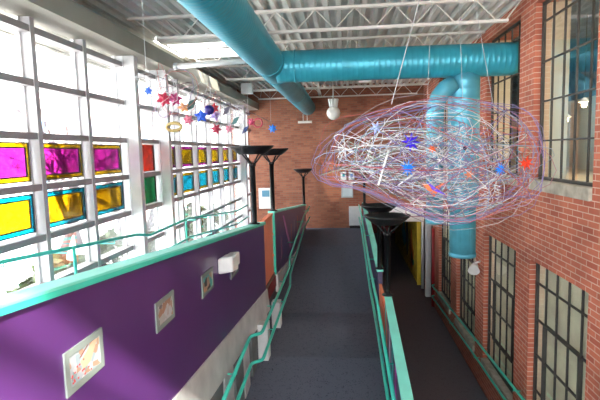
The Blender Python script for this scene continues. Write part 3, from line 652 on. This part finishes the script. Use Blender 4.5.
# ------------------------------------------------------------------ large wire sculpture
q = thing('wire_sculpture', 'big hanging tangle of white, lilac and red wire hoops with coloured stars', 'hanging sculpture', (.96, 5.6, -.95))
WC = [C('wire_white', (.62, .62, .62)), C('wire_lilac', (.20, .15, .32)), C('wire_pink', (.38, .15, .20)), C('wire_pale_blue', (.22, .32, .44)), C('wire_red', (.42, .06, .04)), C('wire_grey', (.24, .22, .22)), C('wire_green', (.16, .26, .19))]
rnd = random.Random(21)
def tangle(x, y, z):
    u = (x-.955)/1.27; z = -.17+(z+.17)*(1+.45*min(1, u*u)**2)
    f = .48+.52*min(1, max(0, (x-.17)/1.0))
    if z < -.10: z = -.10+(z+.10)*f
    return Vector((x, y, z))
for k in range(88):
    kind = rnd.random(); r_ = rnd.uniform(.0028, .0050); sc = rnd.uniform(.55, .97) if k > 20 else rnd.uniform(.95, 1.02)
    nrm = Vector((rnd.gauss(0, .8), rnd.gauss(0, .5), rnd.gauss(0, .8))).normalized(); off = rnd.uniform(-.55, .55)
    if k < 16: nrm = Vector((rnd.gauss(0, .22), rnd.gauss(0, 1), rnd.gauss(0, .5))).normalized(); off = rnd.uniform(-.25, .25)
    a_ = nrm.orthogonal().normalized(); b__ = nrm.cross(a_); pts = []; ph = rnd.uniform(0, 6); rad = math.sqrt(1-off*off)
    for i_ in range(30):
        t_ = 2*math.pi*i_/30; d = a_*math.cos(t_)*rad+b__*math.sin(t_)*rad+nrm*off
        wv = (1+.07*math.sin(2*t_+ph)+.04*math.sin(5*t_+2*ph))*(.97 if k < 21 else 1)
        pts.append(tangle(.955+d.x*1.27*sc*wv, 5.55+d.y*.72*sc*wv, -.195+d.z*.76*sc*wv))
    wc = WC[[0, 1, 2, 0, 3, 1, 0, 4, 5, 0, 1, 6][k % 12]] if k > 20 else WC[[1, 2, 1, 5, 1, 3, 4][k % 7]]
    if k <= 20: r_ = min(r_, .0036)
    MB().tube(pts, r_, 4, closed=True).build('wire_hoop', wc, q)
for c_i in range(5):
    rods = MB()
    for _ in range(48):
        p = Vector((rnd.gauss(.80, .55), rnd.gauss(5.5, .3), rnd.gauss(-.18, .30)))
        d = Vector((rnd.gauss(0, 1), rnd.gauss(0, .5), rnd.gauss(0, .8))).normalized(); ln = rnd.uniform(.12, .55)
        def inside(p_): return ((p_.x-.955)/1.22)**2+((p_.y-5.55)/.7)**2+((p_.z+.195)/.72)**2 < 1
        a, b = p-d*ln, p+d*ln
        if inside(a) and inside(b): rods.tube([tangle(*a), tangle(*((a+b)/2+Vector((rnd.gauss(0, .03), 0, rnd.gauss(0, .03)))))]+[tangle(*b)], rnd.uniform(.003, .0046), 4)
    rods.build('rod_tangle', WC[[0, 0, 5, 2, 3][c_i]], q, kind='stuff')
def spike(c, n, r, colr, nm, lab):
    MB().star(c, n, r, r*.42, r*.35, Matrix.Rotation(rnd.uniform(-.3, .3), 3, 'Z'), rnd.random()).build(nm, C('paint_'+lab.replace(' ', '_'), colr, .35), q, lab)
spike((.684, 5.0, .075), 8, .105, (.05, .01, .62), 'star_ornament', 'violet blue star')
spike((.653, 5.0, -.194), 10, .095, (.02, .25, .85), 'star_ornament', 'bright blue burst')
spike((1.619, 5.1, -.23), 12, .075, (.02, .28, .85), 'star_ornament', 'bright blue small burst')
spike((1.911, 5.2, -.177), 8, .085, (.75, .06, .02), 'star_ornament', 'red star')
spike((.921, 5.1, .0), 7, .055, (.75, .12, .03), 'star_ornament', 'orange red star')
spike((1.30, 5.1, -.28), 6, .06, (.70, .25, .14), 'star_ornament', 'salmon star')
spike((.345, 5.25, .244), 6, .08, (.35, .42, .75), 'star_ornament', 'periwinkle star')
MB().ball((.999, 5.1, -.121), .035).build('bead', 'white', q, 'white bead'); MB().ball((1.255, 5.1, 0), .022).build('bead', 'black', q, 'black bead')
MB().extr_xz(4.98, 5.02, [(.80, -.36), (.86, -.44), (.92, -.50), (.97, -.42), (1.02, -.36), (.92, -.40), (.85, -.37)]).build('bird_ornament', C('bird_orange', (.80, .15, .02)), q, 'orange bird shape')
MB().extr_xz(4.93, 4.96, [(.83, -.33), (1.03, -.48), (.90, -.43)]).build('bird_wing', C('bird_violet', (.08, .01, .45)), q, 'violet wing')
for (x, y, z0, z1) in ((.265, 5.1, .0, -.30), (.40, 5.1, -.05, -.35), (1.465, 5.1, -.42, -.62), (1.60, 5.15, -.40, -.60), (1.19, 5.1, -.42, -.60), (.95, 5.0, -.20, -.36)):
    pts = []; n = 12
    for i_ in range(n): t_ = i_/(n-1); pts.append((x+(.03 if i_ % 2 else -.03)+t_*.03, y, z0+(z1-z0)*t_))
    MB().tube(pts, .0075, 5).build('coiled_strip', 'white', q, 'white zigzag strip')
for a, b in (((.455, 5.0, .0), (.345, 5.0, -.37)), ((.72, 5.0, -.25), (.55, 5.0, -.38))): MB().tube([a, b], .011, 6).build('white_rod', 'white', q)
sp_ = MB()
for k in range(14):
    d = Vector((rnd.gauss(0, 1), rnd.gauss(0, .5), rnd.gauss(0, 1))).normalized(); sp_.tube([(-.0, 5.3, .03), Vector((-.0, 5.3, .03))+d*rnd.uniform(.10, .2)], [.007, .002], 4)
sp_.build('spiky_burst', 'white', q, 'white spiky burst')
for a, b, w in (((.52, 5.35, .50), (.97, 5.35, ZT), .0045), ((1.70, 5.6, .40), (1.50, 6.0, ZT), .0028), ((.95, 5.6, .55), (1.02, 5.6, ZT), .002), ((1.35, 5.6, .50), (1.30, 5.7, ZT), .002)):
    MB().tube([a, b], w, 5).build('hanging_cord', C('cord_grey', (.5, .5, .5)), q)

# ------------------------------------------------------------------ smaller mobile strung before the glazed wall
q = thing('hanging_mobile', 'string of wire flowers, stars and leaves hanging before the glazed wall', 'hanging sculpture', (-2.2, 8.5, .2))
for k in range(34):
    yc = rnd.uniform(5.4, 10.5); zc = rnd.uniform(.55, .95)-.0; R_ = rnd.uniform(.18, .40); pts = []; nrm = Vector((rnd.gauss(0, 1), rnd.gauss(0, .6), rnd.gauss(0, .6))).normalized()
    a_ = nrm.orthogonal().normalized(); b__ = nrm.cross(a_)
    for i_ in range(18):
        t_ = 2*math.pi*i_/18; pts.append(Vector((-2.25, yc, zc))+(a_*math.cos(t_)*R_+b__*math.sin(t_)*R_*rnd.uniform(.6, .9))*1)
    MB().tube(pts, .0028, 4, closed=True).build('wire_hoop', WC[[0, 2, 5, 1, 0, 4][k % 6]], q)
FL = [((-2.2, 5.20, .731), 6, .065, (.05, .15, .65), 'blue star'), ((-2.2, 5.67, .692), 6, .12, (.45, .02, .06), 'deep red flower'), ((-2.2, 6.05, .733), 6, .12, (.35, .03, .12), 'crimson flower'),
      ((-2.2, 6.35, .65), 5, .10, (.75, .35, .15), 'orange flower'), ((-2.2, 7.9, .783), 6, .11, (.55, .04, .05), 'bright red flower'), ((-2.2, 7.15, .594), 5, .13, (.03, .12, .70), 'cobalt blue flower'),
      ((-2.2, 6.53, .493), 6, .10, (.60, .15, .22), 'rose flower'), ((-2.2, 7.97, .434), 6, .12, (.50, .04, .08), 'dark red flower'), ((-2.2, 8.89, .476), 6, .11, (.65, .20, .28), 'pink flower'),
      ((-2.2, 11.06, .739), 6, .12, (.50, .03, .10), 'ruby flower'), ((-2.2, 14.4, .742), 7, .17, (.03, .22, .80), 'sky blue flower'), ((-2.2, 7.95, .66), 4, .12, (.35, .25, .55), 'lavender flower')]
for c, n, r_, colr, lab in FL:
    r_ *= .86; MB().star(c, n, r_, r_*.55, r_*.3, Matrix.Rotation(.25, 3, 'Z'), rnd.random()).build('flower_ornament', C('mob_'+lab.replace(' ', '_'), colr, .35), q, lab)
MB().ball((-2.2, 7.6, .724), .085).build('ball_ornament', C('mob_navy', (.02, .01, .16)), q, 'navy ball')
for c, colr, lab in (((-2.2, 6.69, .718), (.02, .06, .05), 'dark green leaf'), ((-2.2, 8.72, .801), (.12, .10, .14), 'grey leaf'), ((-2.2, 9.42, .66), (.06, .16, .16), 'teal leaf'), ((-2.2, 10.35, .521), (.02, .05, .16), 'navy leaf')):
    o = MB().extr_xz(c[1]-.015, c[1]+.015, [(c[0]-.08, c[2]-.09), (c[0]+.03, c[2]-.04), (c[0]+.09, c[2]+.09), (c[0]-.02, c[2]+.05)]).build('leaf_ornament', C('mob_'+lab.replace(' ', '_'), colr), q, lab)
rg = [(-2.2+.11*math.cos(t_/16*2*math.pi), 11.96, .769+.11*math.sin(t_/16*2*math.pi)) for t_ in range(16)]
MB().tube(rg, .02, 6, closed=True).build('ring_ornament', C('mob_ring', (.45, .05, .08)), q, 'red ring')
rg = [(-2.2+.10*math.cos(t_/16*2*math.pi), 5.96, .367+.05*math.sin(t_/16*2*math.pi)) for t_ in range(16)]
MB().tube(rg, .022, 6, closed=True).build('ring_ornament', C('mob_gold', (.45, .33, .12)), q, 'gold ring')
MB().tube([(-2.25, 5.3, .95), (-2.25, 8, 1.0), (-2.25, 11, .98), (-2.25, 14.5, .95)], .004, 5).build('main_wire', WC[5], q)
for y in (5.3, 7.9, 11, 14.4): MB().tube([(-2.25, y, .96), (-2.25, y, ZT)], .003, 4).build('hanging_cord', WC[0], q)
for c, *_ in FL: MB().tube([c, (-2.25, c[1], .98)], .0025, 4).build('hanging_cord', WC[5], q)

# ------------------------------------------------------------------ outside the glazed wall
struct('floor_outside', MB().box(-60, XL-.25, -30, 60, -4.9, -4.75), 'concrete')
def tree(x, y, h, seed, lab):
    r = random.Random(seed); q = thing('bare_tree', lab, 'tree', (x, y, -4.75), 'bare trees outside the windows'); lo = MB(); hi = MB()
    def grow(p, d, L, rad, lev):
        pts = [p]; rr_ = [rad]; n = 4
        for i_ in range(n):
            d = (d+Vector((r.gauss(0, .12), r.gauss(0, .12), r.gauss(0, .08)+.03))).normalized(); pts.append(pts[-1]+d*L/n); rr_.append(rad*(1-.4*(i_+1)/n))
        (lo if lev < 1 else hi).tube(pts, rr_, 6 if lev < 2 else 4)
        if lev >= 5: return
        for _ in range(3 if lev < 4 else 2):
            k_ = r.randint(2, n); dd = (d+Vector((r.gauss(0, .6), r.gauss(0, .6), r.gauss(0, .35)+.15))).normalized()
            grow(pts[k_], dd, L*r.uniform(.6, .8), rr_[k_]*.72, lev+1)
    grow(Vector((x, y, -4.75)), Vector((0, 0, 1)), h*.36, h*.022, 0)
    lo.build('trunk', 'bark', q); hi.build('branches', 'bark', q)
tree(-9.5, 14.2, 8.5, 3, 'bare tree outside the leftmost panes'); tree(-14.5, 24.0, 9.5, 5, 'bare tree outside behind the second bay of panes'); tree(-9.0, 19.5, 8.5, 8, 'bare tree outside behind the bay beside the nearest white column')
tree(-13, 26, 10, 11, 'bare tree outside behind the far panes')
def bush(x, y, w, h, seed, lab):
    r = random.Random(seed); q = MB()
    for _ in range(1400):
        d = Vector((r.gauss(0, 1), r.gauss(0, 1), r.gauss(0, 1))).normalized()*r.uniform(.6, 1)**.5
        c = Vector((x+d.x*w, y+d.y*w, -4.75+h*.5+d.z*h*.5+noise.noise(d*2.3)*.3)); a = Vector((r.gauss(0, 1), r.gauss(0, 1), r.gauss(0, 1))).normalized()*.15; b = a.orthogonal().normalized()*.08
        q.add([c-a, c-b, c+a, c+b], [(0, 1, 2, 3)])
    q.build('green_bush', 'leaf', label=lab, cat='bush', group='bushes outside the windows')
bush(-6.3, 9.8, 1.3, 2.5, 1, 'green bush outside the lower left panes'); bush(-6.6, 13, 1.3, 2.5, 2, 'green bush outside, second from the left'); bush(-6.2, 17, 1.4, 2.5, 3, 'green bush outside beyond the nearest white column'); bush(-6.6, 20.5, 1.6, 2.5, 4, 'green bush outside behind the far panes')
q = thing('house', 'pale pink house seen faintly beyond the panes near the column', 'building', (-18, 34, -4.75))
MB().box(-23, -15.5, 31, 40, -4.75, 4.2).build('wall', 'plasterpink', q)
MB().hexa([(-23.4, 30.6, 4.2), (-15.1, 30.6, 4.2), (-15.1, 40.4, 4.2), (-23.4, 40.4, 4.2), (-23.4, 35, 6.4), (-15.1, 35, 6.4), (-15.1, 36, 6.4), (-23.4, 36, 6.4)]).build('roof', 'plasterpink', q)
for y in (32.2, 35, 37.8):
    for z in (-2.6, 1.2):
        w_ = MB().box(-15.5, -15.44, y, y+1.1, z, z+1.5).build('window', 'frame', q); MB().box(-15.44, -15.42, y+.1, y+1, z+.1, z+1.4).build('pane', C('house_pane', (.10, .2, .3), .1), w_)
for x in (-21.5, -18.2):
    for z in (-2.6, 1.2): w_ = MB().box(x, x+1.1, 30.94, 31, z, z+1.5).build('window', 'frame', q); MB().box(x+.1, x+1, 30.92, 30.94, z+.1, z+1.4).build('pane', C('house_pane', (.10, .2, .3), .1), w_)
